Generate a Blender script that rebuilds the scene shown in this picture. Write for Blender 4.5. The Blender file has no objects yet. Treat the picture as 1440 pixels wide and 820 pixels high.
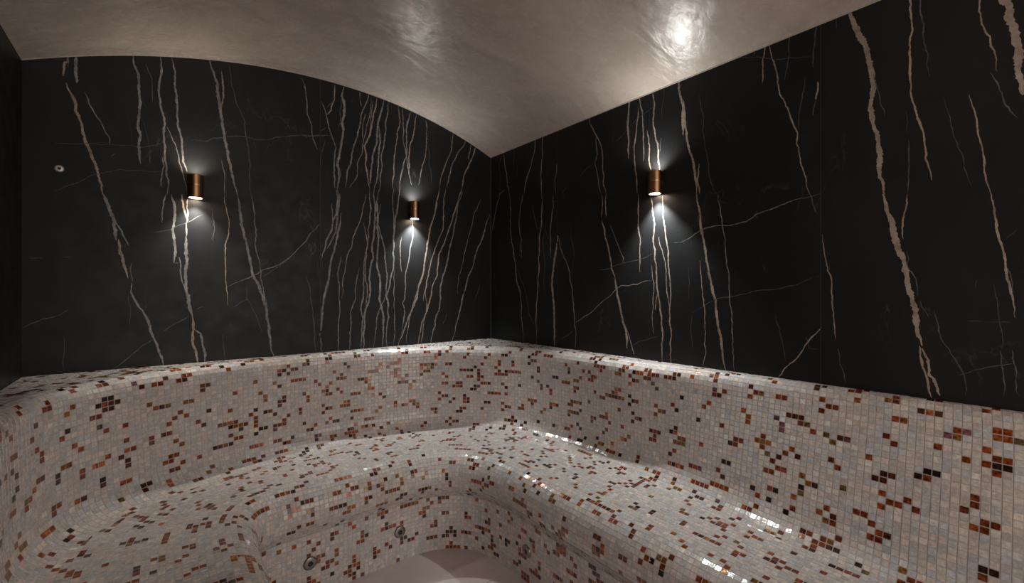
import bpy, bmesh, math, random
import numpy as np
from mathutils import Vector, Matrix

random.seed(7)
rng = np.random.default_rng(11)
scene = bpy.context.scene
col = scene.collection

# ------------------------------------------------------------------ camera
FPX, PX0, PY0 = 610.0, 720.0, 411.0
YAW = math.atan((720 - 223) / FPX)
ZC = 1.42
cam_d = bpy.data.cameras.new('camera')
cam = bpy.data.objects.new('camera', cam_d)
col.objects.link(cam)
cam.location = (0, 0, ZC)
cam.rotation_euler = (math.pi / 2, 0, -YAW)
cam_d.sensor_width = 36
cam_d.lens = 36 * FPX / 1440
cam_d.shift_y = 1.0 / 1440
cam_d.clip_start = 0.02
scene.camera = cam

# ------------------------------------------------------------------ world and exposure
world = bpy.data.worlds.new('ambient_fill')  # uniform warm fill, added; enters through the room's open near end
scene.world = world
world.use_nodes = True
bg = world.node_tree.nodes['Background']
bg.inputs['Color'].default_value = (1.0, 0.89, 0.80, 1)
bg.inputs['Strength'].default_value = 1.8
scene.view_settings.view_transform = 'Standard'
scene.view_settings.look = 'None'
scene.view_settings.gamma = 1
scene.view_settings.exposure = 0.0
SPOT_DOWN, SPOT_UP = 47.0, 8.0

# ------------------------------------------------------------------ room dimensions
XL, XR, YB, YN = -0.455, 2.037, 2.765, -1.3      # left wall, right wall, back wall, open near end
ARC_X, ARC_R, ARC_Z = 0.87, 3.1, 2.713            # barrel vault
def vault(x):
    return ARC_Z - ARC_R + math.sqrt(ARC_R ** 2 - (x - ARC_X) ** 2)
LEDGE, SEAT = 1.057, 0.53
PITCH = 0.021

F2 = np.array([math.sin(YAW), math.cos(YAW)])
R2 = np.array([math.cos(YAW), -math.sin(YAW)])
def pix_back(px, py, y=YB):
    r = F2 + (px - PX0) / FPX * R2
    t = y / r[1]
    return r[0] * t, ZC - (py - PY0) / FPX * t
def pix_side(px, py, x=XR):
    r = F2 + (px - PX0) / FPX * R2
    t = x / r[0]
    return r[1] * t, ZC - (py - PY0) / FPX * t

# ------------------------------------------------------------------ helpers
def tag(o, label=None, cat=None, group=None, kind=None):
    if label: o['label'] = label
    if cat: o['category'] = cat
    if group: o['group'] = group
    if kind: o['kind'] = kind
    return o
def link_mesh(name, me, mats, parent=None):
    o = bpy.data.objects.new(name, me)
    for m in (mats if isinstance(mats, (list, tuple)) else [mats]):
        me.materials.append(m)
    col.objects.link(o)
    if parent: o.parent = parent
    return o
def from_bm(name, bm, mats, parent=None, smooth=False):
    me = bpy.data.meshes.new(name)
    bm.normal_update()
    if smooth:
        for f in bm.faces: f.smooth = True
    bm.to_mesh(me); bm.free()
    return link_mesh(name, me, mats, parent)
def mesh_arrays(name, V, Fq, smooth=False):
    me = bpy.data.meshes.new(name)
    V = np.asarray(V, dtype=np.float32); Fq = np.asarray(Fq, dtype=np.int32)
    n = len(Fq)
    me.vertices.add(len(V)); me.vertices.foreach_set('co', V.ravel())
    me.loops.add(n * 4); me.loops.foreach_set('vertex_index', Fq.ravel())
    me.polygons.add(n)
    me.polygons.foreach_set('loop_start', np.arange(0, n * 4, 4, dtype=np.int32))
    me.polygons.foreach_set('use_smooth', np.full(n, smooth))
    me.update(calc_edges=True); me.validate()
    return me
def add_box(bm, x0, x1, y0, y1, z0, z1):
    vs = [bm.verts.new((x, y, z)) for z in (z0, z1) for x, y in ((x0, y0), (x1, y0), (x1, y1), (x0, y1))]
    for f in ((3, 2, 1, 0), (4, 5, 6, 7), (0, 1, 5, 4), (1, 2, 6, 5), (2, 3, 7, 6), (3, 0, 4, 7)):
        bm.faces.new([vs[i] for i in f])
def lathe(bm, prof, seg=48, mat=None, M=Matrix.Identity(4), close=False):
    """prof: list of (r, z) turned about local z"""
    rings = []
    for r, z in prof:
        if r < 1e-6:
            rings.append([bm.verts.new(M @ Vector((0, 0, z)))])
        else:
            rings.append([bm.verts.new(M @ Vector((r * math.cos(2 * math.pi * k / seg), r * math.sin(2 * math.pi * k / seg), z))) for k in range(seg)])
    fs = []
    for a, b in zip(rings, rings[1:] + ([rings[0]] if close else [])):
        for k in range(seg):
            k2 = (k + 1) % seg
            if len(a) == 1 and len(b) == 1: continue
            if len(a) == 1: fs.append(bm.faces.new((a[0], b[k], b[k2])))
            elif len(b) == 1: fs.append(bm.faces.new((a[k], b[0], a[k2])))
            else: fs.append(bm.faces.new((a[k], b[k], b[k2], a[k2])))
    if mat is not None:
        for f in fs: f.material_index = mat
    return fs

# ------------------------------------------------------------------ materials
def mat(name, rgb=(0.5, 0.5, 0.5), rough=0.5, metal=0.0, **kw):
    m = bpy.data.materials.new(name); m.use_nodes = True
    p = m.node_tree.nodes['Principled BSDF']
    p.inputs['Base Color'].default_value = (*rgb, 1)
    p.inputs['Roughness'].default_value = rough
    p.inputs['Metallic'].default_value = metal
    for k, v in kw.items():
        p.inputs[k.replace('_', ' ')].default_value = v
    return m
class NT:
    def __init__(s, m): s.t = m.node_tree; s.p = s.t.nodes['Principled BSDF']
    def n(s, typ, **kw):
        nd = s.t.nodes.new(typ)
        for k, v in kw.items():
            if k in nd.inputs.keys(): nd.inputs[k].default_value = v
            else: setattr(nd, k, v)
        return nd
    def l(s, a, b): s.t.links.new(a, b)
    def ramp(s, fac, stops):
        r = s.n('ShaderNodeValToRGB'); e = r.color_ramp.elements
        while len(e) < len(stops): e.new(0.5)
        for el, (p, c) in zip(e, stops):
            el.position = p; el.color = (*c, 1) if len(c) == 3 else c
        s.l(fac, r.inputs['Fac']); return r

def marble_material():
    m = mat('black_marble', rough=0.42, Specular_IOR_Level=0.2)
    t = NT(m)
    co = t.n('ShaderNodeTexCoord')
    mp = t.n('ShaderNodeMapping'); mp.inputs['Scale'].default_value = (1.0, 1.0, 0.45)
    t.l(co.outputs['Object'], mp.inputs['Vector'])
    n1 = t.n('ShaderNodeTexNoise', Scale=2.2, Detail=8.0, Roughness=0.6)
    t.l(mp.outputs['Vector'], n1.inputs['Vector'])
    base = t.ramp(n1.outputs['Fac'], [(0.3, (0.0115, 0.012, 0.0135)), (0.55, (0.016, 0.016, 0.0165)), (0.75, (0.022, 0.0205, 0.0195))])
    # faint hairline crazing inside the stone
    n2 = t.n('ShaderNodeTexNoise', Scale=5.0, Detail=4.0, Roughness=0.55, Distortion=0.6)
    t.l(mp.outputs['Vector'], n2.inputs['Vector'])
    mth = t.n('ShaderNodeMath', operation='SUBTRACT'); mth.inputs[1].default_value = 0.5
    t.l(n2.outputs['Fac'], mth.inputs[0])
    ab = t.n('ShaderNodeMath', operation='ABSOLUTE'); t.l(mth.outputs[0], ab.inputs[0])
    line = t.ramp(ab.outputs[0], [(0.0, (1, 1, 1)), (0.006, (0, 0, 0))])
    n3 = t.n('ShaderNodeTexNoise', Scale=3.1, Detail=3.0); t.l(co.outputs['Object'], n3.inputs['Vector'])
    msk = t.ramp(n3.outputs['Fac'], [(0.56, (0, 0, 0)), (0.7, (0.22, 0.22, 0.22))])
    mul = t.n('ShaderNodeMath', operation='MULTIPLY'); t.l(line.outputs['Color'], mul.inputs[0]); t.l(msk.outputs['Color'], mul.inputs[1])
    # tiny flecks
    vo = t.n('ShaderNodeTexVoronoi', Scale=60.0); t.l(co.outputs['Object'], vo.inputs['Vector'])
    fl = t.ramp(vo.outputs['Distance'], [(0.0, (1, 1, 1)), (0.07, (0, 0, 0))])
    fm = t.n('ShaderNodeMath', operation='MULTIPLY'); t.l(fl.outputs['Color'], fm.inputs[0]); t.l(msk.outputs['Color'], fm.inputs[1])
    ad = t.n('ShaderNodeMath', operation='ADD'); t.l(mul.outputs[0], ad.inputs[0]); t.l(fm.outputs[0], ad.inputs[1])
    mx = t.n('ShaderNodeMixRGB'); mx.inputs['Color2'].default_value = (0.25, 0.22, 0.19, 1)
    t.l(ad.outputs[0], mx.inputs['Fac']); t.l(base.outputs['Color'], mx.inputs['Color1'])
    t.l(mx.outputs['Color'], t.p.inputs['Base Color'])
    n4 = t.n('ShaderNodeTexNoise', Scale=14.0, Detail=6.0); t.l(co.outputs['Object'], n4.inputs['Vector'])
    rr = t.ramp(n4.outputs['Fac'], [(0.3, (0.36,) * 3), (0.7, (0.5,) * 3)])
    t.l(rr.outputs['Color'], t.p.inputs['Roughness'])
    return m
def vein_material(name, a, b):
    m = mat(name, rough=0.5)
    t = NT(m)
    co = t.n('ShaderNodeTexCoord')
    n1 = t.n('ShaderNodeTexNoise', Scale=22.0, Detail=8.0, Roughness=0.7)
    t.l(co.outputs['Object'], n1.inputs['Vector'])
    r = t.ramp(n1.outputs['Fac'], [(0.3, tuple(x * 0.45 for x in a)), (0.5, a), (0.68, b)])
    t.l(r.outputs['Color'], t.p.inputs['Base Color'])
    return m
def plaster_material():
    m = mat('polished_plaster', rough=0.3)
    t = NT(m)
    co = t.n('ShaderNodeTexCoord')
    mp = t.n('ShaderNodeMapping'); mp.inputs['Scale'].default_value = (1.0, 1.6, 1.0)
    mp.inputs['Rotation'].default_value = (0, 0, 0.5)
    t.l(co.outputs['Object'], mp.inputs['Vector'])
    n1 = t.n('ShaderNodeTexNoise', Scale=2.6, Detail=9.0, Roughness=0.62, Distortion=1.2)
    t.l(mp.outputs['Vector'], n1.inputs['Vector'])
    r = t.ramp(n1.outputs['Fac'], [(0.3, (0.37, 0.308, 0.268)), (0.5, (0.425, 0.358, 0.318)), (0.72, (0.48, 0.41, 0.365))])
    t.l(r.outputs['Color'], t.p.inputs['Base Color'])
    n2 = t.n('ShaderNodeTexNoise', Scale=9.0, Detail=8.0, Roughness=0.7, Distortion=2.0)
    t.l(mp.outputs['Vector'], n2.inputs['Vector'])
    rr = t.ramp(n2.outputs['Fac'], [(0.3, (0.17,) * 3), (0.7, (0.34,) * 3)])
    t.l(rr.outputs['Color'], t.p.inputs['Roughness'])
    b = t.n('ShaderNodeBump', Strength=0.35, Distance=0.004)
    t.l(n2.outputs['Fac'], b.inputs['Height'])
    n3 = t.n('ShaderNodeTexNoise', Scale=3.0, Detail=3.0, Distortion=0.8)
    t.l(mp.outputs['Vector'], n3.inputs['Vector'])
    b2 = t.n('ShaderNodeBump', Strength=0.5, Distance=0.012)
    t.l(n3.outputs['Fac'], b2.inputs['Height']); t.l(b.outputs['Normal'], b2.inputs['Normal'])
    t.l(b2.outputs['Normal'], t.p.inputs['Normal'])
    return m
def tile_material(name, source):
    """glass mosaic; colour and a 'bronze glass' flag come from the tile itself"""
    m = mat(name, rough=0.14)
    t = NT(m)
    if source == 'attr':
        a = t.n('ShaderNodeAttribute', attribute_name='tile_colour'); c, al = a.outputs['Color'], a.outputs['Alpha']
    else:
        a = t.n('ShaderNodeObjectInfo'); c, al = a.outputs['Color'], a.outputs['Alpha']
    co = t.n('ShaderNodeTexCoord')
    geo = t.n('ShaderNodeNewGeometry')
    nz = t.n('ShaderNodeTexNoise', Scale=95.0, Detail=3.0, Roughness=0.6); t.l(geo.outputs['Position'], nz.inputs['Vector'])
    # cloudy streaks in the glass, stronger in the bronze pieces
    rr = t.ramp(nz.outputs['Fac'], [(0.35, (0.80,) * 3), (0.65, (1.12,) * 3)])
    rb = t.ramp(nz.outputs['Fac'], [(0.38, (0.35,) * 3), (0.62, (1.35,) * 3)])
    mk = t.n('ShaderNodeMixRGB'); t.l(al, mk.inputs['Fac']); t.l(rr.outputs['Color'], mk.inputs['Color1']); t.l(rb.outputs['Color'], mk.inputs['Color2'])
    mu = t.n('ShaderNodeMixRGB', blend_type='MULTIPLY'); mu.inputs['Fac'].default_value = 1
    t.l(c, mu.inputs['Color1']); t.l(mk.outputs['Color'], mu.inputs['Color2'])
    t.l(mu.outputs['Color'], t.p.inputs['Base Color'])
    me = t.n('ShaderNodeMath', operation='MULTIPLY'); me.inputs[1].default_value = 0.28; t.l(al, me.inputs[0])
    t.l(me.outputs[0], t.p.inputs['Metallic'])
    t.p.inputs['Coat Weight'].default_value = 0.4
    t.p.inputs['Coat Roughness'].default_value = 0.06
    t.p.inputs['Thin Film Thickness'].default_value = 0.0
    t.p.inputs['Thin Film IOR'].default_value = 1.7
    nb = t.n('ShaderNodeTexNoise', Scale=55.0, Detail=2.0); t.l(geo.outputs['Position'], nb.inputs['Vector'])
    b = t.n('ShaderNodeBump', Strength=0.35, Distance=0.002); t.l(nb.outputs['Fac'], b.inputs['Height'])
    t.l(b.outputs['Normal'], t.p.inputs['Normal'])
    return m
def stone_floor_material():
    m = mat('floor_stone', rough=0.45)
    t = NT(m); co = t.n('ShaderNodeTexCoord')
    n1 = t.n('ShaderNodeTexNoise', Scale=4.0, Detail=9.0, Roughness=0.65, Distortion=0.8); t.l(co.outputs['Object'], n1.inputs['Vector'])
    r = t.ramp(n1.outputs['Fac'], [(0.3, (0.50, 0.425, 0.405)), (0.55, (0.57, 0.49, 0.47)), (0.75, (0.62, 0.54, 0.52))])
    t.l(r.outputs['Color'], t.p.inputs['Base Color'])
    b = t.n('ShaderNodeBump', Strength=0.15, Distance=0.002); t.l(n1.outputs['Fac'], b.inputs['Height']); t.l(b.outputs['Normal'], t.p.inputs['Normal'])
    return m
def brushed(name, rgb, rough):
    m = mat(name, rgb, rough, 1.0)
    t = NT(m); co = t.n('ShaderNodeTexCoord')
    mp = t.n('ShaderNodeMapping'); mp.inputs['Scale'].default_value = (30, 30, 600)
    t.l(co.outputs['Object'], mp.inputs['Vector'])
    n = t.n('ShaderNodeTexNoise', Scale=3.0, Detail=3.0); t.l(mp.outputs['Vector'], n.inputs['Vector'])
    r = t.ramp(n.outputs['Fac'], [(0.3, (rough * 0.8,) * 3), (0.7, (rough * 1.25,) * 3)])
    t.l(r.outputs['Color'], t.p.inputs['Roughness'])
    return m

M_MARBLE = marble_material()
M_VEIN_W = vein_material('marble_vein_tan', (0.30, 0.235, 0.185), (0.40, 0.34, 0.30))
M_VEIN_C = vein_material('marble_vein_grey', (0.20, 0.185, 0.18), (0.33, 0.315, 0.31))
M_VEIN_F = vein_material('marble_vein_faint', (0.085, 0.08, 0.077), (0.16, 0.15, 0.145))
M_PLASTER = plaster_material()
M_BACK = mat('wall_backing', (0.02, 0.02, 0.02), 0.8)
M_GROUT = mat('grout', (0.45, 0.42, 0.40), 0.75)
M_TILE = tile_material('mosaic_glass', 'attr')
M_TILE1 = tile_material('mosaic_glass_single', 'object')
M_JOINTW = mat('wall_joint', (0.11, 0.105, 0.10), 0.7)
M_FLOOR = stone_floor_material()
M_JOINT = mat('floor_joint', (0.42, 0.36, 0.34), 0.8)
M_BRASS = brushed('aged_bronze', (0.42, 0.23, 0.12), 0.32)
M_RING = mat('bright_bronze_edge', (0.85, 0.6, 0.38), 0.2, 1.0)
M_STEEL = brushed('brushed_steel', (0.30, 0.28, 0.27), 0.3)
M_DARK = mat('dark_bore', (0.02, 0.02, 0.02), 0.5)
M_CAULK = mat('sealant', (0.42, 0.38, 0.34), 0.6)
M_PORT = mat('pale_metal', (0.55, 0.5, 0.48), 0.35, 0.4)
def glow(name, rgb, s):
    m = mat(name, (0.8, 0.8, 0.8), 0.3)
    p = m.node_tree.nodes['Principled BSDF']
    p.inputs['Emission Color'].default_value = (*rgb, 1); p.inputs['Emission Strength'].default_value = s
    return m
M_LENS = glow('lamp_lens', (1.0, 0.84, 0.66), 60.0)

# ------------------------------------------------------------------ room shell
def arch_outline(x0, x1, n):
    return [(x0 + (x1 - x0) * i / n, vault(x0 + (x1 - x0) * i / n)) for i in range(n + 1)]

def prism_xz(bm, pts, y0, y1):           # outline in x-z, extruded along y
    a = [bm.verts.new((x, y0, z)) for x, z in pts]; b = [bm.verts.new((x, y1, z)) for x, z in pts]
    n = len(pts)
    bm.faces.new(a); bm.faces.new(b[::-1])
    for i in range(n):
        bm.faces.new((a[i], b[i], b[(i + 1) % n], a[(i + 1) % n]))
    bmesh.ops.recalc_face_normals(bm, faces=bm.faces)

PT = 0.012     # panel thickness
bm = bmesh.new()
prism_xz(bm, [(XR + 0.15, 0), (XL - 0.15, 0)] + arch_outline(XL - 0.15, XR + 0.15, 40), YB + PT, YB + 0.15)
wall_back = tag(from_bm('wall_back', bm, M_BACK), kind='structure')
bm = bmesh.new(); add_box(bm, XR + PT, XR + 0.15, YN, YB + PT, 0, vault(XR))
wall_right = tag(from_bm('wall_right', bm, M_BACK), kind='structure')
bm = bmesh.new(); add_box(bm, XL - 0.15, XL - PT, YN, YB + PT, 0, vault(XL))
wall_left = tag(from_bm('wall_left', bm, M_BACK), kind='structure')
# ceiling: barrel vault shell with real thickness
bm = bmesh.new()
pr = arch_outline(XL - PT, XR + PT, 96)
prism_xz(bm, pr + [(x, z + 0.12) for x, z in pr[::-1]], YN, YB + PT)
ceil = from_bm('ceiling', bm, M_PLASTER); tag(ceil, kind='structure')
for p in ceil.data.polygons: p.use_smooth = abs(p.normal.z) > 0.5
ceil.data.set_sharp_from_angle(angle=math.radians(40))
# floor slabs
bm = bmesh.new(); add_box(bm, XL - 0.15, XR + 0.15, YN, YB + 0.15, -0.1, -0.002)
floor = tag(from_bm('floor', bm, M_JOINT), kind='structure')
ys = [YN + 0.002, -0.08, 0.52, 1.12, 1.72, 2.32]
for y0, y1 in zip(ys, ys[1:]):
    bm = bmesh.new(); add_box(bm, 0.10, 1.52, y0 + 0.001, y1 - 0.001, -0.012, 0.0)
    bmesh.ops.bevel(bm, geom=[e for e in bm.edges if all(v.co.z > -0.001 for v in e.verts)], offset=0.0008, segments=1, affect='EDGES')
    from_bm('stone_slab', bm, M_FLOOR, floor)

# ------------------------------------------------------------------ marble veins: (frame, width px, tone, points)
# frames are crops of the picture used while tracing: origin and scale
FR = {'A': (0, 0, 3), 'B': (400, 60, 4), 'C': (480, 0, 3), 'D': (960, 0, 3), 'E': (0, 273, 3), 'F': (480, 273, 3), 'G': (960, 273, 3)}
BACK_VEINS = '''
A 3.5 288,238 287,262 272,262 270,290 266,320
A 1.5 290,240 288,285
A 4.4 280,350 300,395 320,440 335,500 350,560 370,615 385,655 402,690 415,740 435,822
E 5 435,0 465,75 480,110 490,195
E 2.2 478,95 510,150 525,185 543,218
E 4.2 500,190 505,240 520,285 540,355
E 3.6 555,375 552,410 570,450 605,500 635,575 660,630 692,725
E 1.5 556,290 553,340 558,375
A 4 322,236 320,300 325,350
A 2.2 358,390 380,445 410,495 435,535 462,580 460,608
A 1.2 470,660 488,648
A 4.2 563,236 565,270 583,310 585,370 592,430 587,480 593,570 588,640 593,690
A 3.4 678,236 683,290 672,350 676,440 683,470 695,530 692,600 697,680 710,760 705,822
A 3.2 724,238 738,360 748,450 760,560 770,640 790,725
A 1.8 705,535 740,610 755,680 775,750 790,822
E 3.2 768,0 775,60 792,110 785,180
E 5 785,180 790,280 782,390 800,480 812,520
E 4 812,520 812,620 835,715
E 3.2 820,570 847,590 855,640 866,712
E 2 755,265 762,330 775,390
E 4.2 722,0 738,70 728,150 740,230 733,290
E 1 733,290 755,290
A 2 683,660 685,730 680,790
E 2 700,0 687,60 683,120
E 2 792,20 792,100
A 1 615,270 640,330 643,430
A .8 630,640 635,690
A 4.6 882,246 905,320 920,400 930,465 938,530 955,610 970,690 985,760 1002,822
E 4.4 1003,0 1015,90 1030,180 1050,260 1068,345 1095,390 1110,440 1125,490 1135,560 1158,690
E 1.5 1058,0 1075,80 1078,220 1100,350 1115,430 1130,480
A 2.6 935,300 942,370 938,430 928,470
A 1.2 965,270 975,350 1010,460 1035,560 1050,660 1055,760 1060,822
A 1.6 935,675 948,740 948,822
E 1.7 948,0 958,80 950,250 952,350 960,420 962,470
A .8 230,605 370,605 480,610 650,615 690,600
A 1 805,590 870,597 900,583 960,575 1040,578 1130,590 1165,578 1260,570 1330,572 1400,572
A .7 230,805 330,770 400,735 500,715 600,720 690,722
E 1.4 960,392 1060,348 1150,310 1225,265 1290,200 1310,165 1348,125
E .8 1105,350 1180,305 1230,268
E 1.3 475,742 530,700 600,640 650,612
E 1.2 690,578 740,545 795,515
E 1.2 830,487 855,475
E 1.1 95,565 180,528 250,510 290,488
E .8 650,160 720,150 790,120 860,85
E 1.2 1290,340 1310,440 1325,540 1333,672
E .7 980,480 1050,440
E .8 1040,380 1040,440 1080,510 1105,580
E .7 940,590 948,690
E .6 270,600 268,745
E .5 548,400 548,555
E .8 895,60 900,200
E .8 120,270 180,270
E .7 265,265 300,265
B 2.2 205,325 235,405 250,480 290,590 280,690 285,818
B 2 283,236 282,320 262,380 235,408
B 1 240,365 270,330 
B 4.2 335,246 322,300 338,370 325,450 328,520 315,600 298,690 308,740 300,818
B 1 330,270 312,380 305,480
B 1.5 425,276 432,360
B 2.5 475,290 440,380 428,450 410,530 385,600 370,690 350,760 342,818
B 1.6 490,305 480,400 460,480 440,570 410,680 410,740 365,818
B 1.4 455,400 440,470 440,540
B 3.2 520,310 500,400 490,470 480,520 450,580 455,680 470,780 480,818
B 3.4 560,320 535,420 525,470 520,560 495,650 485,760 478,800
B 2.2 585,336 570,440 565,520 545,640 540,740 535,830
B 3 530,470 540,560 530,650 525,740 505,818
B 1.5 500,330 485,430 480,500
B 1.8 640,356 650,440 630,560 617,640 617,740 608,818
B 2 665,366 668,450 668,560 680,600 690,680 700,740 715,800
B 2 743,400 728,500 705,590 700,660 700,740
B 2.6 708,390 685,490 688,600 670,680 655,750 650,818
B 1.5 795,436 800,520 797,600 780,680 755,800
B .8 808,441 795,540 812,660 828,740 826,800
B 1.8 950,514 940,600 905,690 880,760 872,818
B 2.2 1020,554 975,620 945,680 930,740 912,818
B 1.5 1050,570 1032,650 1040,660
B 2.5 1075,584 1055,650 1020,720 998,818
B 1 0,530 90,520 160,528 240,520
B .8 205,495 235,475
B .7 230,540 210,620 205,700
B 1.8 95,196 120,280 128,400 155,470 160,540 185,600
F 3 -20,-30 -12,60 -22,140 -60,230
F 1.6 105,0 80,110 50,180 25,260 15,330 0,440
F 2.4 120,-25 125,60 112,150 100,260 95,400 82,480 88,560 82,655
F 3.6 139,-25 135,0 133,200 135,270 118,360 105,480 98,560 95,655
F 3.6 161,-20 155,0 152,130 150,300 160,440 178,520 175,648
F 2 165,40 148,110 165,170 185,280 190,380 180,450 150,520 135,650
F 1.4 95,120 110,200 100,320 110,420 98,520
F 3.2 247,-25 245,0 230,90 220,180 222,270 205,380 190,430 200,520 193,645
F 1.4 222,-25 218,60 224,150
F 1.2 218,300 222,400 225,520 220,640
F 2 298,110 298,200 288,260 270,340 268,440 258,460 268,500 250,600
F 3.2 414,-25 410,0 395,80 375,140 360,240 345,330 320,430 280,530 240,640
F 2 440,-20 430,60 430,120 400,220 375,300 360,390 345,450
F 1.5 345,330 310,440 285,540 275,630
F 2.4 508,-25 500,0 470,100 440,190 410,260 405,340 375,440 340,540 320,640
F 1.3 370,320 355,430 360,480 345,560 335,630
F 2.6 510,-10 485,100 455,240 430,340 415,470 395,560 378,635
F 1.2 590,20 560,80 545,150 515,270 495,350 490,420
F 2.3 628,85 600,170 575,230 560,290 530,370 510,440 490,530 465,625
F .8 585,380 560,460
F .8 445,500 425,550
F 1.5 75,310 60,440 40,560 35,660
F 1.2 255,180 250,260 255,330
E 3 1418,-20 1425,20 1420,80 1400,150 1375,200 1355,275
E 3.6 1440,80 1420,190 1395,290 1375,400 1360,500 1358,672
E 1.8 1440,260 1425,330 1430,440 1427,560 1428,670
E 1.2 1400,40 1402,120
'''
RIGHT_VEINS = '''
C 1.8 820,570 815,640 800,700 780,760 770,818
F 1.2 765,0 755,60 753,160 760,270
C 1.8 853,554 848,650 842,740 845,818
F 2.3 845,0 845,120 835,190 835,300 828,420 825,635
C 1.2 682,635 690,700 700,770 708,818
F 2 710,0 715,90 718,200 735,290 740,370 760,470 768,630
C .9 678,635 665,700 672,760 665,818
C .7 730,612 725,700
C .7 745,690 738,750
C 1.1 910,690 900,760 905,818
F 1.3 893,0 885,120 885,270
F 1.5 690,-20 668,0 650,80 632,170
C 2 1045,474 1048,520 1075,570 1095,610 1103,680 1108,740 1118,818
C 2 1075,580 1080,650 1070,690 1085,760 1095,818
F 1.8 1100,0 1097,100
F 2.2 1118,0 1118,95
F 3.6 1100,110 1120,200 1135,270 1155,350
F 4.2 1155,350 1165,430 1180,500 1200,570 1205,650
F 1.6 1205,575 1235,678
F 1.6 1135,125 1160,200 1190,270 1188,290
C 4.2 1215,402 1210,500 1213,600 1211,670
C 2.6 1255,450 1245,550 1235,620 1240,720 1248,818
F 2.2 1253,0 1255,160 1258,330
C 2.3 1255,388 1270,470 1275,560 1275,680
C 2.6 1290,550 1300,640 1308,722
C 3 1308,368 1318,470 1325,580 1338,640 1342,722
C .8 1362,346 1352,500
C 1 1350,580 1345,640
C 4.2 1420,324 1428,400 1438,490 1442,570
D 4.2 0,420 12,540 30,640 50,720 58,818
G 4.4 60,0 75,120 90,200 105,300 120,380 140,450 150,560 165,650 182,745
F 3.3 1305,5 1322,130 1322,270 1330,370 1345,470 1352,560 1355,712
F 2.7 1356,5 1362,130 1380,240 1382,330 1390,420 1385,500 1393,600 1393,722
F 1.8 1340,180 1355,240 1370,340 1380,450 1382,500
F 1.5 1310,300 1315,450 1318,590
F 1.5 1335,420 1325,490
F 1 1080,322 1190,290 1290,265 1315,250
F 1.3 985,545 1060,495 1150,410 1180,385 1250,380 1310,365
F 1 1225,640 1260,620 1340,600
F .8 1400,205 1440,202
G 1.6 0,200 40,178 80,150 150,132 270,115 310,85 370,65 430,42 470,25 580,-2
G 1 40,500 150,440 200,435 300,410 390,402 480,385 580,343
F 4.4 912,175 905,240 893,330 895,450 900,580 900,645
F 1.7 915,175 940,270 975,400 982,500 988,655
F .8 805,40 820,120 835,190
F .7 740,310 780,420 790,500 820,560
F .6 965,120 975,380
F .8 865,100 850,200 860,300 855,420
F .8 930,610 975,580
C .8 1160,600 1240,510 1310,455
C .8 1010,740 1060,690
C 1 930,818 950,790
D 1 70,400 85,480 95,620 110,720 140,818
D 2.4 70,690 72,818
G 1.6 72,280 80,370 90,470 95,600 85,730
D 2.2 372,164 385,260 400,350 430,430 455,495 485,560 492,650 500,700 520,750 537,822
G 1.7 537,0 550,45 565,80
D 2 352,172 338,250 337,350
D 1.5 305,196 302,235
D 1.1 455,130 450,230 430,340
D 1.8 563,78 555,200 550,285
D 1.5 518,325 505,400 492,470 490,545
D 3.4 570,345 568,390 562,420
D 1.6 562,420 552,460 548,490
D .8 100,280 160,260 230,242 320,240 440,245 540,238
D 7.5 690,15 715,80 745,150 775,200 785,260 800,320 805,380 797,470 805,530 825,590 832,660 830,720 845,770 850,822
G 7.5 845,0 875,100 900,200 925,260 945,340 965,430 985,530 1010,640
G 3.6 1000,640 1008,700 1025,760 1038,825 1050,860
G 4.4 1010,650 1035,700 1040,765 1060,780 1075,818 1085,850
D 1.5 805,310 830,400 852,490
D 3.2 958,-100 958,0 965,80 960,160 957,230 960,330 968,420 985,470 1005,530 1020,600 1035,690 1050,760
D 2.2 1000,-120 1003,0 1010,80 1018,180 1030,270 1042,320
D 1.8 953,590 953,740 948,818
G 2.6 948,0 935,80 928,130 930,190
G 1.6 945,240 950,310 985,360 990,430
G 1 1000,450 1040,520
G 1.9 1060,490 1080,570 1090,610 1130,670 1170,730 1190,775 1193,850
D 2.7 1245,-150 1253,0 1258,60 1275,130 1300,195 1322,240 1325,300
D 2.2 1297,305 1325,345 1350,410 1380,465 1415,500
D 10 1290,-200 1355,0 1380,30 1390,100 1405,160 1418,220 1415,300 1430,350 1438,400
D 2.7 1208,400 1240,500 1245,560 1270,660 1278,740 1300,822
G 3.6 1303,0 1315,80 1325,150 1350,230 1362,300 1380,380 1395,460 1402,520
G 1.6 1370,310 1388,360 1395,420
D 1 1103,410 1130,500 1160,620 1200,740 1220,790
G 2 590,170 602,270 630,380 632,480 645,610
G 1.5 655,650 665,720 688,795
G 2.1 585,562 540,608 515,640 480,695 430,735 402,775
G 1 520,600 530,650 585,655
G 1.5 1160,765 1200,755 1300,728 1390,715
G 2 1340,660 1350,740 1353,850
G 1.6 1390,660 1405,730 1420,850
G .8 1310,380 1330,480 1350,600 1345,650
G 1 1200,535 1290,540 1380,542
G .7 25,310 25,440
G .7 38,510 40,650
G .8 390,500 410,580 435,710
G 1.7 150,0 165,100 180,190 185,290 195,400 210,540 220,750
D .7 650,60 648,120
D .7 940,470 945,560
G .8 1365,190 1410,150
G .8 1240,360 1235,400
'''
LEFT_VEINS = '''
A 1.6 40,130 50,260 62,400 62,560 70,822
A 1 5,300 5,600 12,822
E 1.6 70,0 80,250 90,500 92,775
E 1 12,0 20,300 18,600 25,800
'''
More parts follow.
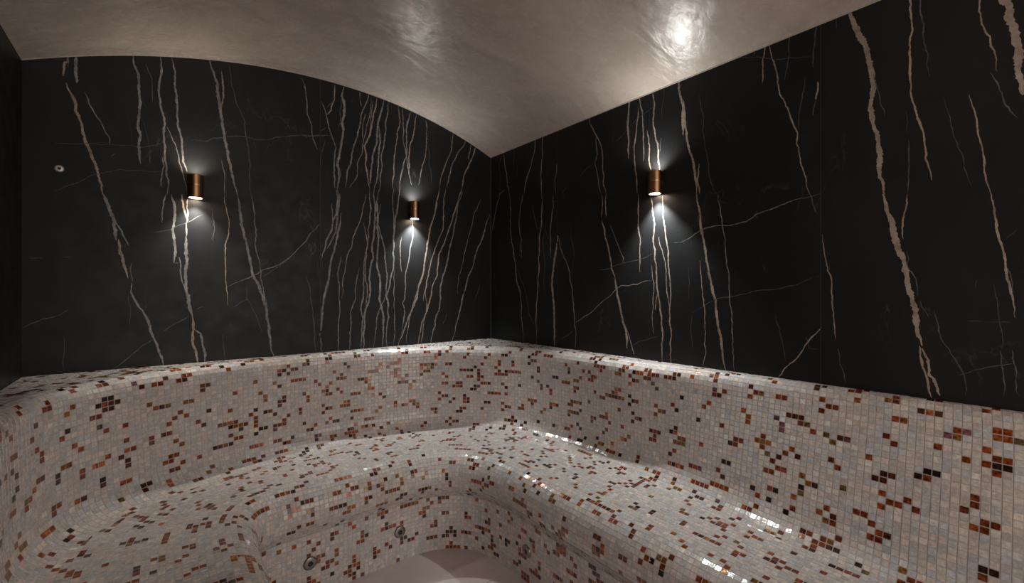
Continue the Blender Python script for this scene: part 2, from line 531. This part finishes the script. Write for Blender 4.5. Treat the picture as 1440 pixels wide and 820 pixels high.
def parse(txt, fn):
    out = []
    for ln in txt.strip().splitlines():
        p = ln.split(); ox, oy, s = FR[p[0]]; w = float(p[1])
        pts = []
        for q in p[2:]:
            a, b = q.split(','); px, py = ox + float(a) / s, oy + float(b) / s
            u, z = fn(px, py)
            ds = abs(fn(px, py + 1)[1] - z)
            pts.append((u, z, (0.72 * w + 0.12 + 0.35 * max(0, w - 3.4)) * ds))
        out.append(pts)
    return out
def fractal(pts, amp):
    """midpoint displacement so a traced vein gets its ragged run"""
    lvl = 0
    while lvl < 5:
        new = []
        for a, b in zip(pts, pts[1:]):
            d = math.hypot(b[0] - a[0], b[1] - a[1])
            new.append(a)
            if d > 0.006:
                k = random.gauss(0, amp) * d
                nx, nz = -(b[1] - a[1]) / d, (b[0] - a[0]) / d
                new.append(((a[0] + b[0]) / 2 + nx * k, (a[1] + b[1]) / 2 + nz * k, (a[2] + b[2]) / 2))
        new.append(pts[-1]); pts = new; lvl += 1
    return pts
def ribbons(veins):
    """list of (left, right) polylines with ragged widths"""
    out = []
    for pts in veins:
        q = fractal(pts, 0.035)
        n = len(q); L = []; R = []
        wob = 1.0
        for i, (u, z, w) in enumerate(q):
            a = q[max(0, i - 1)]; b = q[min(n - 1, i + 1)]
            dx, dz = b[0] - a[0], b[1] - a[1]; d = math.hypot(dx, dz) or 1
            wob = 0.65 * wob + 0.35 * random.uniform(0.3, 1.4)
            taper = min(1.0, 0.25 + 6.0 * min(i, n - 1 - i) / max(n, 8))
            hl = 0.5 * w * wob * taper * random.uniform(0.8, 1.2); hr = 0.5 * w * wob * taper * random.uniform(0.8, 1.2)
            nx, nz = -dz / d, dx / d
            L.append((u + nx * hl, z + nz * hl)); R.append((u - nx * hr, z - nz * hr))
        out.append((L, R, q[0][2]))
    return out

def build_panels(wall, to3d, u_edges, ztop, zbot, veins, thin_tone_warm):
    """slabs between u_edges; veins are cut where the slabs meet. to3d(u, z, depth)->xyz, depth>0 into the wall"""
    g = 0.0009
    faint = 0.0042
    ribs = ribbons(veins)
    for i, (u0, u1) in enumerate(zip(u_edges, u_edges[1:])):
        a, b = u0 + g / 2, u1 - g / 2
        bm = bmesh.new()
        n = 40
        top = [(a + (b - a) * k / n, ztop(a + (b - a) * k / n)) for k in range(n + 1)]
        out = [(b, zbot), (a, zbot)] + top
        fv = [bm.verts.new(to3d(u, z, 0)) for u, z in out]; bv = [bm.verts.new(to3d(u, z, PT)) for u, z in out]
        bm.faces.new(fv); bm.faces.new(bv[::-1])
        for k in range(len(out)):
            k2 = (k + 1) % len(out); bm.faces.new((fv[k], bv[k], bv[k2], fv[k2]))
        bmesh.ops.recalc_face_normals(bm, faces=bm.faces)
        cnt = 0
        for L, R, w in ribs:
            cnt += 1; dep = -0.00015 - 0.000004 * cnt
            tone = 3 if w < faint else 1 if thin_tone_warm(L[0][0]) else 2
            prev = None
            for (lu, lz), (ru, rz) in zip(L, R):
                mid = (lu + ru) / 2
                if not (a <= mid <= b) or (lz + rz) / 2 > ztop(mid) - 0.001 or (lz + rz) / 2 < zbot:
                    prev = None; continue
                cl = lambda u: min(max(u, a), b)
                cur = (bm.verts.new(to3d(cl(lu), min(lz, ztop(lu)), dep)), bm.verts.new(to3d(cl(ru), min(rz, ztop(ru)), dep)))
                if prev:
                    f = bm.faces.new((prev[0], prev[1], cur[1], cur[0])); f.material_index = tone
                prev = cur
        from_bm('marble_panel', bm, [M_MARBLE, M_VEIN_W, M_VEIN_C, M_VEIN_F], wall)
    for u in u_edges[1:-1]:
        bm = bmesh.new(); vs = [bm.verts.new(to3d(u + du, z, d)) for z in (zbot, ztop(u)) for du, d in ((-g, 0.0003), (g, 0.0003), (g, PT), (-g, PT))]
        for f in ((3, 2, 1, 0), (4, 5, 6, 7), (0, 1, 5, 4), (1, 2, 6, 5), (2, 3, 7, 6), (3, 0, 4, 7)): bm.faces.new([vs[k] for k in f])
        bmesh.ops.recalc_face_normals(bm, faces=bm.faces)
        from_bm('joint', bm, M_JOINTW, wall)

ZB = 1.045
seam = lambda fn, px, py: fn(px, py)[0]
bx = seam(pix_back, 450.5, 250)
build_panels(wall_back, lambda u, z, d: (u, YB + d, z), [XL, bx, XR], vault, ZB,
             parse(BACK_VEINS, pix_back), lambda u: random.random() < (0.25 if u < 1.4 else 0.6))
sy1, sy2 = seam(pix_side, 783.5, 300), seam(pix_side, 1154, 250)
def rand_veins(y0, y1, n):
    out = []
    for _ in range(n):
        u = random.uniform(y0, y1); z = random.uniform(1.9, 2.5); p = []; w = random.choice([0.002, 0.003, 0.004, 0.009])
        dr = random.uniform(-0.15, 0.1)
        while z > 1.0:
            p.append((u, z, w)); z -= 0.12; u += dr * 0.12 + random.gauss(0, 0.012)
        out.append(p)
    return out
build_panels(wall_right, lambda u, z, d: (XR + d, u, z), [YN, -0.66, sy2, sy2 + 2 * (sy1 - sy2) / 2, YB], lambda u: vault(XR), ZB,
             parse(RIGHT_VEINS, pix_side) + rand_veins(-1.25, -0.08, 9), lambda u: random.random() < 0.85)
build_panels(wall_left, lambda u, z, d: (XL - d, u, z), [YN, -0.1, 1.1, YB], lambda u: vault(XL), ZB,
             parse(LEFT_VEINS, lambda px, py: pix_side(px, py, XL)) + rand_veins(-1.2, 2.0, 22), lambda u: random.random() < 0.5)

# sealant bead between plaster and marble
def bead(name, pts, r=0.0022, m=None):
    cu = bpy.data.curves.new(name, 'CURVE'); cu.dimensions = '3D'; cu.bevel_depth = r; cu.bevel_resolution = 1
    sp = cu.splines.new('POLY'); sp.points.add(len(pts) - 1)
    for p, q in zip(sp.points, pts): p.co = (*q, 1)
    cu.materials.append(m or M_CAULK)
    o = bpy.data.objects.new(name, cu); col.objects.link(o); return tag(o, kind='structure')
bead('trim_1', [(x, YB - 0.001, z - 0.001) for x, z in arch_outline(XL, XR, 60)])
bead('trim_2', [(XR - 0.001, YN, vault(XR) - 0.001), (XR - 0.001, YB, vault(XR) - 0.001)])
bead('trim_3', [(XL + 0.001, YN, vault(XL) - 0.001), (XL + 0.001, YB, vault(XL) - 0.001)])

bead('trim_4', [(XR - 0.0008, YB - 0.0008, 1.05), (XR - 0.0008, YB - 0.0008, vault(XR))], 0.0014, M_JOINTW)

# ------------------------------------------------------------------ tiled bench
YE = -1.0
# stations: riser line F, foot of the backrest B, top of the backrest T   (plan x, y)
ST = [  # Fx, Fy, Bx, By, Tx, Ty, zone
    (0.24, YE, -0.32, YE, -0.385, YE, 0),
    (0.24, 0.2, -0.32, 0.2, -0.385, 0.2, 0),
    (0.24, 1.2, -0.32, 1.2, -0.380, 1.2, 0),
    (0.24, 1.80, -0.322, 1.80, -0.372, 1.80, 1),
    (0.243, 1.93, -0.312, 2.04, -0.352, 2.06, 1),
    (0.262, 2.04, -0.235, 2.26, -0.265, 2.30, 1),
    (0.305, 2.115, -0.06, 2.41, -0.085, 2.475, 1),
    (0.39, 2.148, 0.20, 2.545, 0.19, 2.59, 1),
    (0.55, 2.15, 0.55, 2.625, 0.55, 2.655, 2),
    (0.80, 2.15, 0.80, 2.645, 0.80, 2.665, 2),
    (1.05, 2.145, 1.05, 2.63, 1.05, 2.65, 3),
    (1.17, 2.122, 1.33, 2.545, 1.34, 2.57, 3),
    (1.28, 2.055, 1.59, 2.38, 1.60, 2.41, 3),
    (1.355, 1.95, 1.77, 2.15, 1.785, 2.17, 3),
    (1.39, 1.79, 1.85, 1.85, 1.87, 1.85, 4),
    (1.39, 1.35, 1.855, 1.35, 1.895, 1.35, 4),
    (1.39, 1.00, 1.84, 1.00, 1.94, 1.00, 4),
    (1.385, 0.60, 1.795, 0.60, 1.967, 0.60, 4),
    (1.38, 0.20, 1.765, 0.20, 1.985, 0.20, 4),
    (1.38, YE, 1.755, YE, 1.99, YE, 4),
]
ctrl = np.array([s[:6] for s in ST]); zone_i = [s[6] for s in ST]
def cmr(P, counts):
    """cubic Hermite through all rows of P (non-uniform by B chord)"""
    d = np.hypot(np.diff(P[:, 2]), np.diff(P[:, 3])) + np.hypot(np.diff(P[:, 0]), np.diff(P[:, 1])); T = np.r_[0, np.cumsum(d)]
    m = np.zeros_like(P); sl = np.diff(P, axis=0) / d[:, None]
    m[0] = sl[0]; m[-1] = sl[-1]
    for i in range(1, len(P) - 1):
        m[i] = (sl[i - 1] * d[i] + sl[i] * d[i - 1]) / (d[i] + d[i - 1])
    out = []; brk = [0]
    for i in range(len(P) - 1):
        n = counts(d[i])
        for k in range(n):
            t = k / n; h = d[i]
            out.append((2 * t**3 - 3 * t**2 + 1) * P[i] + (t**3 - 2 * t**2 + t) * h * m[i] + (-2 * t**3 + 3 * t**2) * P[i + 1] + (t**3 - t**2) * h * m[i + 1])
        brk.append(len(out))
    out.append(P[-1]); return np.array(out), brk
path, brk = cmr(ctrl, lambda d: max(4, int(d / 0.022)))
NS = len(path)
zones = []                       # station ranges
for z in range(5):
    i0 = min(i for i, q in enumerate(zone_i) if q == z)
    zones.append(brk[i0])
zones.append(NS - 1)

def fillet(p, c, q, r, n=8):
    a = (p - c); b = (q - c); la, lb = np.linalg.norm(a), np.linalg.norm(b); a, b = a / la, b / lb
    ang = math.acos(float(np.clip(a @ b, -1, 1))); t = min(r / math.tan(ang / 2), la * 0.95, lb * 0.95); r = t * math.tan(ang / 2)
    s, e = c + a * t, c + b * t
    bis = a + b; bis /= np.linalg.norm(bis); cen = c + bis * (r / math.sin(ang / 2))
    v0, v1 = s - cen, e - cen; om = math.acos(float(np.clip(v0 @ v1 / (r * r), -1, 1)))
    return [cen + (math.sin((1 - k / n) * om) * v0 + math.sin(k / n * om) * v1) / math.sin(om) for k in range(n + 1)]
secA, secB, secC = [], [], []
for i, (fx, fy, bx_, by_, tx, ty) in enumerate(path):
    F = np.array([fx, fy]); B = np.array([bx_, by_]); T = np.array([tx, ty])
    j0, j1 = max(0, i - 2), min(NS - 1, i + 2)
    tan = path[j1, :2] - path[j0, :2]; tan /= np.linalg.norm(tan); nF = np.array([-tan[1], tan[0]])
    if nF @ (B - F) < 0: nF = -nF
    tanT = path[j1, 4:6] - path[j0, 4:6]; tanT /= np.linalg.norm(tanT); nT = np.array([-tanT[1], tanT[0]])
    if nT @ (T - F) < 0: nT = -nT
    P3 = lambda xy, z: np.array([xy[0], xy[1], z])
    # riser and rounded nose, o = offset from the riser plane towards the wall
    A = [P3(F, 0.295)]
    rN, cz, co_ = 0.12, SEAT - 0.12, 0.06
    for k in range(15):
        th = math.radians(-48 + (90 + 48) * k / 14)
        A.append(P3(F + nF * (co_ - rN * math.cos(th)), cz + rN * math.sin(th)))
    nT2 = (B - F) / np.linalg.norm(B - F)
    Bc = B + nT2 * 0.024
    cove = fillet(P3(F + nF * 0.06, SEAT), P3(Bc, SEAT), P3(T, LEDGE), 0.10, 8)
    A.append(cove[0])
    secA.append(np.array(A))
    W = T + nT * 0.75
    bull = fillet(P3(Bc, SEAT), P3(T, LEDGE), P3(W, LEDGE), 0.06, 8)
    secB.append(np.array(cove + bull + [P3(W, LEDGE + 0.0)]))
    secC.append(np.array([P3(F, 0.0), P3(F, 0.295)]))

def clampw(P):
    P = P.copy(); P[..., 0] = np.clip(P[..., 0], XL + 0.0018, XR - 0.0018); P[..., 1] = np.minimum(P[..., 1], YB - 0.0018); return P
class Surf:
    def __init__(s, secs):
        s.secs = secs; s.cum = [np.r_[0, np.cumsum(np.linalg.norm(np.diff(q, axis=0), axis=1))] for q in secs]
        s.len = np.array([c[-1] for c in s.cum])
    def at(s, v):
        return np.array([[np.interp(v, c, q[:, k]) for k in range(3)] for q, c in zip(s.secs, s.cum)])
EYE = np.array([0, 0, ZC])
PALE = np.array([(0.56, 0.50, 0.46), (0.50, 0.47, 0.46), (0.45, 0.46, 0.49), (0.58, 0.49, 0.44), (0.52, 0.50, 0.47), (0.47, 0.43, 0.40), (0.62, 0.58, 0.54), (0.43, 0.45, 0.50), (0.53, 0.45, 0.42)])
PALE = PALE * 0.72 + np.array([0.505, 0.485, 0.455]) * 0.28
PALE = PALE * np.array([1.0, 0.988, 0.985])
PALEW = np.array([5, 4, 4, 4, 3, 2, 1, 2.5, 3]); PALEW = PALEW / PALEW.sum()
BRON = np.array([(0.40, 0.085, 0.022), (0.30, 0.07, 0.025), (0.13, 0.038, 0.018), (0.05, 0.022, 0.015), (0.36, 0.155, 0.03), (0.52, 0.14, 0.035), (0.24, 0.16, 0.05), (0.26, 0.11, 0.13)])
BRONW = np.array([5, 5, 4, 2.0, 2.0, 2.0, 0.8, 0.6]); BRONW = BRONW / BRONW.sum()

def lay(secs, const_cols, vmax=None, dens=0.15):
    """lay rows of square tiles on a surface; returns quads (N,4,3) and colours (N,4)"""
    S = Surf(secs); g = 0.0020
    quads = []; ids = []
    nrow = int(math.ceil((S.len.max() if vmax is None else min(vmax, S.len.max())) / PITCH))
    ncol_ref = None
    grid = {}
    for j in range(nrow):
        v0, v1 = j * PITCH, (j + 1) * PITCH
        lo, hi, mid = S.at(v0 + g / 2), S.at(v1 - g / 2), S.at((v0 + v1) / 2)
        for zi in range(5):
            a, b = zones[zi], zones[zi + 1]
            seg = mid[a:b + 1]; cum = np.r_[0, np.cumsum(np.linalg.norm(np.diff(seg, axis=0), axis=1))]
            if const_cols and j > 0 and j * PITCH < const_cols:
                n = grid[(zi, 'n')]
            else:
                n = max(1, round(cum[-1] / PITCH)); grid[(zi, 'n')] = n
            w = cum[-1] / n
            s0 = np.arange(n) * w + g / 2; s1 = (np.arange(n) + 1) * w - g / 2
            idx = np.arange(a, b + 1)
            f0, f1 = np.interp(s0, cum, idx), np.interp(s1, cum, idx)
            def samp(C, f):
                i = np.minimum(f.astype(int), NS - 2); t = (f - i)[:, None]; return C[i] * (1 - t) + C[i + 1] * t
            q = np.stack([samp(lo, f0), samp(lo, f1), samp(hi, f1), samp(hi, f0)], 1)
            ln = np.interp((f0 + f1) / 2, np.arange(NS), S.len)
            for k in range(n):
                if v0 + 0.35 * PITCH > ln[k]: continue
                quads.append(q[k]); ids.append((zi, j, k, n))
    Q = clampw(np.array(quads))
    e1 = np.linalg.norm(Q[:, 1] - Q[:, 0], axis=1); e2 = np.linalg.norm(Q[:, 3] - Q[:, 0], axis=1); e3 = np.linalg.norm(Q[:, 2] - Q[:, 3], axis=1)
    e4 = np.linalg.norm(Q[:, 2] - Q[:, 1], axis=1)
    keep = (np.minimum(e1, e3) > 0.004) & (np.minimum(e2, e4) > 0.004)
    Q = Q[keep]; ids = [t for t, k in zip(ids, keep) if k]
    # colours: pale shell glass with scattered clusters of bronze glass
    N = len(Q); c = np.ones((N, 4)); c[:, 3] = 0
    c[:, :3] = PALE[rng.choice(len(PALE), N, p=PALEW)] * rng.normal(1.12, 0.085, (N, 1))
    look = {(zi, j, k): i for i, (zi, j, k, n) in enumerate(ids)}
    ncols = {(zi, j): n for zi, j, k, n in ids}
    target = int(dens * N); done = 0; keys = list(range(N))
    shapes = [[(0, 0)], [(0, 0)], [(0, 0)], [(0, 0), (0, 1)], [(0, 0), (0, 1)], [(0, 0), (1, 0)], [(0, 0), (0, 1), (0, 2)], [(0, 0), (0, 1), (1, 1)],
              [(0, 0), (1, 0), (1, 1)], [(0, 0), (0, 1), (0, 2), (0, 3)], [(0, 0), (1, 1)], [(0, 0), (1, -1)], [(0, 0), (1, 1)], [(0, 0), (1, -1)], [(0, 0), (0, 1), (1, 2)], [(0, 0)], [(0, 0)],
              [(0, 0), (0, 1), (1, 1), (1, 2)], [(0, 0), (1, 1), (1, 2), (2, 0)], [(0, 0), (1, 0), (2, -1)]]
    while done < target:
        zi, j, k, n = ids[int(rng.integers(N))]
        if rng.random() < 0.86 and any(c[look[q], 3] > 0 for q in ((zi, j + a, k + b) for a in (-1, 0, 1, 2) for b in (-2, -1, 0, 1, 2, 3)) if q in look): continue
        ci = rng.choice(len(BRON), p=BRONW)
        for dj, dk in shapes[int(rng.integers(len(shapes)))]:
            n2 = ncols.get((zi, j + dj))
            if not n2: continue
            k2 = int(round(k * n2 / n)) + dk
            i = look.get((zi, j + dj, k2))
            if i is None or c[i, 3] > 0: continue
            cj = ci if rng.random() < 0.55 else rng.choice(len(BRON), p=BRONW)
            c[i, :3] = BRON[cj] * rng.uniform(0.55, 1.0); c[i, 3] = 1; done += 1
    return Q, c

def grout_mesh(name, secs, parent, depth=0.0009):
    m = max(len(s) for s in secs)
    # resample sections finely so the grout follows the tiles
    S = Surf(secs); rows = []
    nv = int(S.len.max() / 0.014) + 2
    G = np.array([[[np.interp(v * S.len[i], S.cum[i], q[:, k]) for k in range(3)] for v in np.linspace(0, 1, nv)] for i, q in enumerate(S.secs)])
    # exact section corners are close enough at this spacing; sink the surface a little below the glass
    du = np.gradient(G, axis=0); dv = np.gradient(G, axis=1)
    nrm = np.cross(du, dv); nrm /= np.linalg.norm(nrm, axis=2)[..., None] + 1e-12
    sgn = np.sign(np.sum(nrm * (np.array([0.8, 1.0, 1.5]) - G), axis=2)); nrm *= np.where(sgn == 0, 1, sgn)[..., None]
    G = clampw(G - nrm * depth)
    a, b, _ = G.shape; V = G.reshape(-1, 3)
    I = np.arange(a * b).reshape(a, b)
    Fq = np.stack([I[:-1, :-1], I[:-1, 1:], I[1:, 1:], I[1:, :-1]], -1).reshape(-1, 4)
    me = mesh_arrays(name, V, Fq, True)
    return link_mesh(name, me, M_GROUT, parent)

def quad_normals(Q):
    n = np.cross(Q[:, 2] - Q[:, 0], Q[:, 3] - Q[:, 1]); n /= np.linalg.norm(n, axis=1)[:, None] + 1e-12
    c = Q.mean(1); s = np.sign(np.sum(n * (np.array([0.8, 1.0, 1.5]) - c), axis=1)); s[s == 0] = 1
    return n * s[:, None], s
def proj_area(Q):
    d = Q - EYE; dep = d[..., 0] * F2[0] + d[..., 1] * F2[1]; lat = d[..., 0] * R2[0] + d[..., 1] * R2[1]
    x = PX0 + FPX * lat / np.maximum(dep, 0.01); y = PY0 - FPX * d[..., 2] / np.maximum(dep, 0.01)
    ok = (dep.min(1) > 0.05) & (x.min(1) > 0) & (x.max(1) < 1440) & (y.max(1) < 820)
    ar = 0.5 * np.abs((x[:, 2] - x[:, 0]) * (y[:, 3] - y[:, 1]) - (x[:, 3] - x[:, 1]) * (y[:, 2] - y[:, 0]))
    n, _ = quad_normals(Q); c = Q.mean(1); face = np.sum(n * (EYE - c), axis=1) > 0
    return np.where(ok & face, ar, 0)

bench = bpy.data.objects.new('corner_bench', None); col.objects.link(bench)
tag(bench, 'wide built-in bench of white and rust-brown glass mosaic lining the walls', 'bench')
SETS = [('backrest', secB, 0.70, None), ('seat', secA, 0.36, None), ('riser', secC, 9.0, None)]
laid = []
for name, secs, cc, vm in SETS:
    base = grout_mesh(name, secs, bench)
    Q, c = lay(secs, cc, vm, {'backrest': 0.15, 'seat': 0.155, 'riser': 0.18}[name])
    laid.append((name, base, Q, c, proj_area(Q)))
allar = np.concatenate([l[4] for l in laid]); thr = np.sort(allar)[-300]

# one shared single tile: unit square with sloping edges
def unit_tile():
    v = []
    for z, s in ((-0.5, 0.5), (0.5, 0.5 - 0.028)):
        v += [(-s, -s, z), (s, -s, z), (s, s, z), (-s, s, z)]
    me = mesh_arrays('tile', np.array(v), [(4, 5, 6, 7), (0, 1, 5, 4), (1, 2, 6, 5), (2, 3, 7, 6), (3, 0, 4, 7), (3, 2, 1, 0)])
    me.materials.append(M_TILE1); return me
UT = unit_tile(); TH = 0.003
for name, base, Q, c, ar in laid:
    n, s = quad_normals(Q)
    # make winding consistent with the outward normal
    flip = s < 0
    Q[flip] = Q[flip][:, ::-1]
    single = ar >= thr
    for i in np.nonzero(single)[0]:
        q = Q[i]; cen = q.mean(0); ex = (q[1] + q[2] - q[0] - q[3]) / 2; nz = n[i]; lx = np.linalg.norm(ex); ex = ex / lx
        ey = np.cross(nz, ex); ly = float(np.linalg.norm((q[3] + q[2] - q[0] - q[1]) / 2))
        o = bpy.data.objects.new('tile', UT)
        tx_, ty_ = rng.normal(0, 0.014, 2)
        R = Matrix(np.stack([ex, ey, nz], 1).tolist()).to_4x4() @ Matrix.Rotation(tx_, 4, 'X') @ Matrix.Rotation(ty_, 4, 'Y')
        cen = cen - nz * (TH / 2 - 0.0001 - rng.uniform(0, 0.0003))
        o.matrix_world = Matrix.Translation(cen) @ R @ Matrix.Diagonal((lx, ly, TH, 1))
        o.color = tuple(c[i]); col.objects.link(o); o.parent = base
    q = Q[~single]; nn = n[~single]; cc_ = c[~single]; N = len(q)
    cen = q.mean(1, keepdims=True)
    h = rng.uniform(-0.0001, 0.0002, (N, 1)) ; tilt = rng.normal(0, 0.020, (N, 2))
    off = (q - cen)
    ex = (q[:, 1] - q[:, 0]); ex /= np.linalg.norm(ex, axis=1)[:, None]; ey = np.cross(nn, ex)
    dz = np.einsum('nkc,nc->nk', off, ex) * tilt[:, :1] + np.einsum('nkc,nc->nk', off, ey) * tilt[:, 1:] + h
    top = cen + off * 0.93 + nn[:, None, :] * dz[..., None]
    bot = q - nn[:, None, :] * 0.002
    V = np.concatenate([bot, top], 1).reshape(-1, 3)
    o0 = (np.arange(N) * 8)[:, None, None]
    Fq = (o0 + np.array([(4, 5, 6, 7), (0, 1, 5, 4), (1, 2, 6, 5), (2, 3, 7, 6), (3, 0, 4, 7)])[None]).reshape(-1, 4)
    me = mesh_arrays('mosaic', V, Fq)
    at = me.attributes.new('tile_colour', 'FLOAT_COLOR', 'FACE')
    at.data.foreach_set('color', np.repeat(cc_, 5, axis=0).astype(np.float32).ravel())
    o = link_mesh('mosaic', me, M_TILE, base); tag(o, kind='stuff')
    print('tiles', name, N, int(single.sum()))

# ------------------------------------------------------------------ wall lamps
def wall_lamp(pos, out, label, tint, power):
    """up-and-down cylinder; pos on the wall face, out = direction into the room"""
    t = bpy.data.objects.new('wall_lamp', None); col.objects.link(t)
    out = Vector(out); ctr = Vector(pos) + out * 0.038
    t.location = ctr
    tag(t, label, 'wall lamp', 'bronze up and down wall lamps')
    H, R = 0.059, 0.033
    def cyl(name, prof, m, parent, close=True):
        bm = bmesh.new(); lathe(bm, prof, 48, close=close); bmesh.ops.recalc_face_normals(bm, faces=bm.faces)
        o = from_bm(name, bm, m, parent, True); o.data.set_sharp_from_angle(angle=math.radians(35)); return o
    zs = 0.006      # joint between the two halves
    cyl('upper_shade', [(R, zs + 0.0012), (R, H - 0.001), (R - 0.001, H), (R - 0.004, H), (R - 0.005, H - 0.001), (R - 0.005, 0.020), (0.001, 0.018), (0.001, zs + 0.0012)], M_BRASS, t)
    cyl('lower_shade', [(R, zs - 0.0012), (R, -H + 0.001), (R - 0.001, -H), (R - 0.004, -H), (R - 0.005, -H + 0.001), (R - 0.005, -0.020), (0.001, -0.018), (0.001, zs - 0.0012)], M_BRASS, t)
    cyl('joint_ring', [(R - 0.003, zs - 0.0012), (R + 0.0006, zs - 0.0012), (R + 0.0006, zs + 0.0012), (R - 0.003, zs + 0.0012)], M_RING, t)
    l1 = cyl('lens', [(0.0, -0.0565), (R - 0.0055, -0.0555), (R - 0.0055, -0.050), (0.0, -0.050)], M_LENS, t, False)
    l2 = cyl('lens', [(0.0, 0.043), (R - 0.0055, 0.043), (R - 0.0055, 0.046), (0.0, 0.046)], M_LENS, t, False)
    # mounting arm and wall plate
    bm = bmesh.new(); q = Vector((0, 0, 1)).rotation_difference(-out).to_matrix().to_4x4()
    lathe(bm, [(0.0, R - 0.002), (0.009, R - 0.002), (0.009, 0.0345), (0.024, 0.0345), (0.024, 0.0378), (0.0, 0.0378)], 32, M=q)
    bmesh.ops.recalc_face_normals(bm, faces=bm.faces)
    b = from_bm('wall_plate', bm, M_BRASS, t, True); b.data.set_sharp_from_angle(angle=math.radians(35))
    for sgn, e in ((-1, SPOT_DOWN), (1, SPOT_UP)):
        ld = bpy.data.lights.new('spot', 'SPOT'); ld.energy = e * power; ld.color = tint
        ld.spot_size = math.radians(94 if sgn < 0 else 140); ld.spot_blend = 0.75 if sgn < 0 else 1.0; ld.shadow_soft_size = 0.016
        lo = bpy.data.objects.new('lamp_beam', ld); col.objects.link(lo); lo.parent = t
        lo.location = (0, 0, 0.049 if sgn > 0 else -0.0585)
        if sgn > 0: lo.rotation_euler = (math.pi, 0, 0)
    return t
xa, za = pix_back(275, 262.5, YB - 0.038); xb, zb = pix_back(583, 296, YB - 0.038); yc, zc_ = pix_side(921, 257, XR - 0.038)
wall_lamp((xa, YB, za), (0, -1, 0), 'bronze cylinder wall lamp on the black marble, left of the three', (1.0, 0.97, 0.88), 0.55)
wall_lamp((xb, YB, zb), (0, -1, 0), 'bronze cylinder wall lamp among dense pale veins, middle of the three', (0.93, 0.98, 0.97), 1.15)
wall_lamp((XR, yc, zc_), (-1, 0, 0), 'bronze cylinder wall lamp on the right wall, right of the three', (0.93, 0.98, 0.97), 1.15)

# ------------------------------------------------------------------ jets in the riser and port in the wall
def ring_fitting(name, pos, out, R, label, cat, m, group=None):
    out = Vector(out).normalized()
    t = bpy.data.objects.new(name, None); col.objects.link(t); t.location = pos; tag(t, label, cat, group)
    q = Vector((0, 0, 1)).rotation_difference(out).to_matrix().to_4x4()
    bm = bmesh.new()
    lathe(bm, [(R, 0.0), (R, 0.004), (R * 0.93, 0.0075), (R * 0.80, 0.009), (R * 0.40, 0.0088), (R * 0.37, 0.0075), (R * 0.36, 0.0)], 48, M=q, close=True)
    bmesh.ops.recalc_face_normals(bm, faces=bm.faces)
    o = from_bm('flange', bm, m, t, True); o.data.set_sharp_from_angle(angle=math.radians(40))
    bm = bmesh.new()
    lathe(bm, [(R * 0.365, 0.0002), (R * 0.365, 0.0045), (R * 0.16, 0.0045), (R * 0.12, 0.002), (0.0, 0.0018)], 32, M=q)
    bmesh.ops.recalc_face_normals(bm, faces=bm.faces)
    o = from_bm('bore', bm, M_DARK, t, True)
    return t
def riser_hit(px, py):
    """where the ray through a picture point meets the riser"""
    d = np.array([*(F2 + (px - PX0) / FPX * R2), -(py - PY0) / FPX]); best = None
    for i in range(NS - 1):
        p, q = path[i, :2], path[i + 1, :2]; A = np.array([[d[0], -(q - p)[0]], [d[1], -(q - p)[1]]])
        if abs(np.linalg.det(A)) < 1e-9: continue
        t, s = np.linalg.solve(A, p)
        if t > 0 and 0 <= s <= 1:
            z = ZC + t * d[2]
            if 0 < z < 0.3 and (best is None or t > best[0]):
                tn = (q - p) / np.linalg.norm(q - p); nn = np.array([tn[1], -tn[0]])
                if nn @ (np.array([0.8, 1.5]) - p) < 0: nn = -nn
                best = (t, t * d[0], t * d[1], z, nn)
    return best
JET = ['steel ring water jet in the bench riser, nearest the left bench', 'steel ring water jet in the middle of the back riser', 'steel ring water jet in the right-hand riser near the floor']
for (px, py), lb in zip(((436, 792), (562, 748), (741, 775)), JET):
    h = riser_hit(px, py)
    print('jet', h)
    if h: ring_fitting('water_jet', (h[1] + h[4][0] * 0.0003, h[2] + h[4][1] * 0.0003, h[3]), (h[4][0], h[4][1], 0), 0.030, lb, 'water jet', M_STEEL, 'steel jets along the riser')
ux, uz = pix_back(83.5, 237.3)
ring_fitting('wall_port', (ux, YB - 0.0003, uz), (0, -1, 0), 0.0155, 'small pale metal ring port high on the far left black marble', 'wall port', M_PORT)
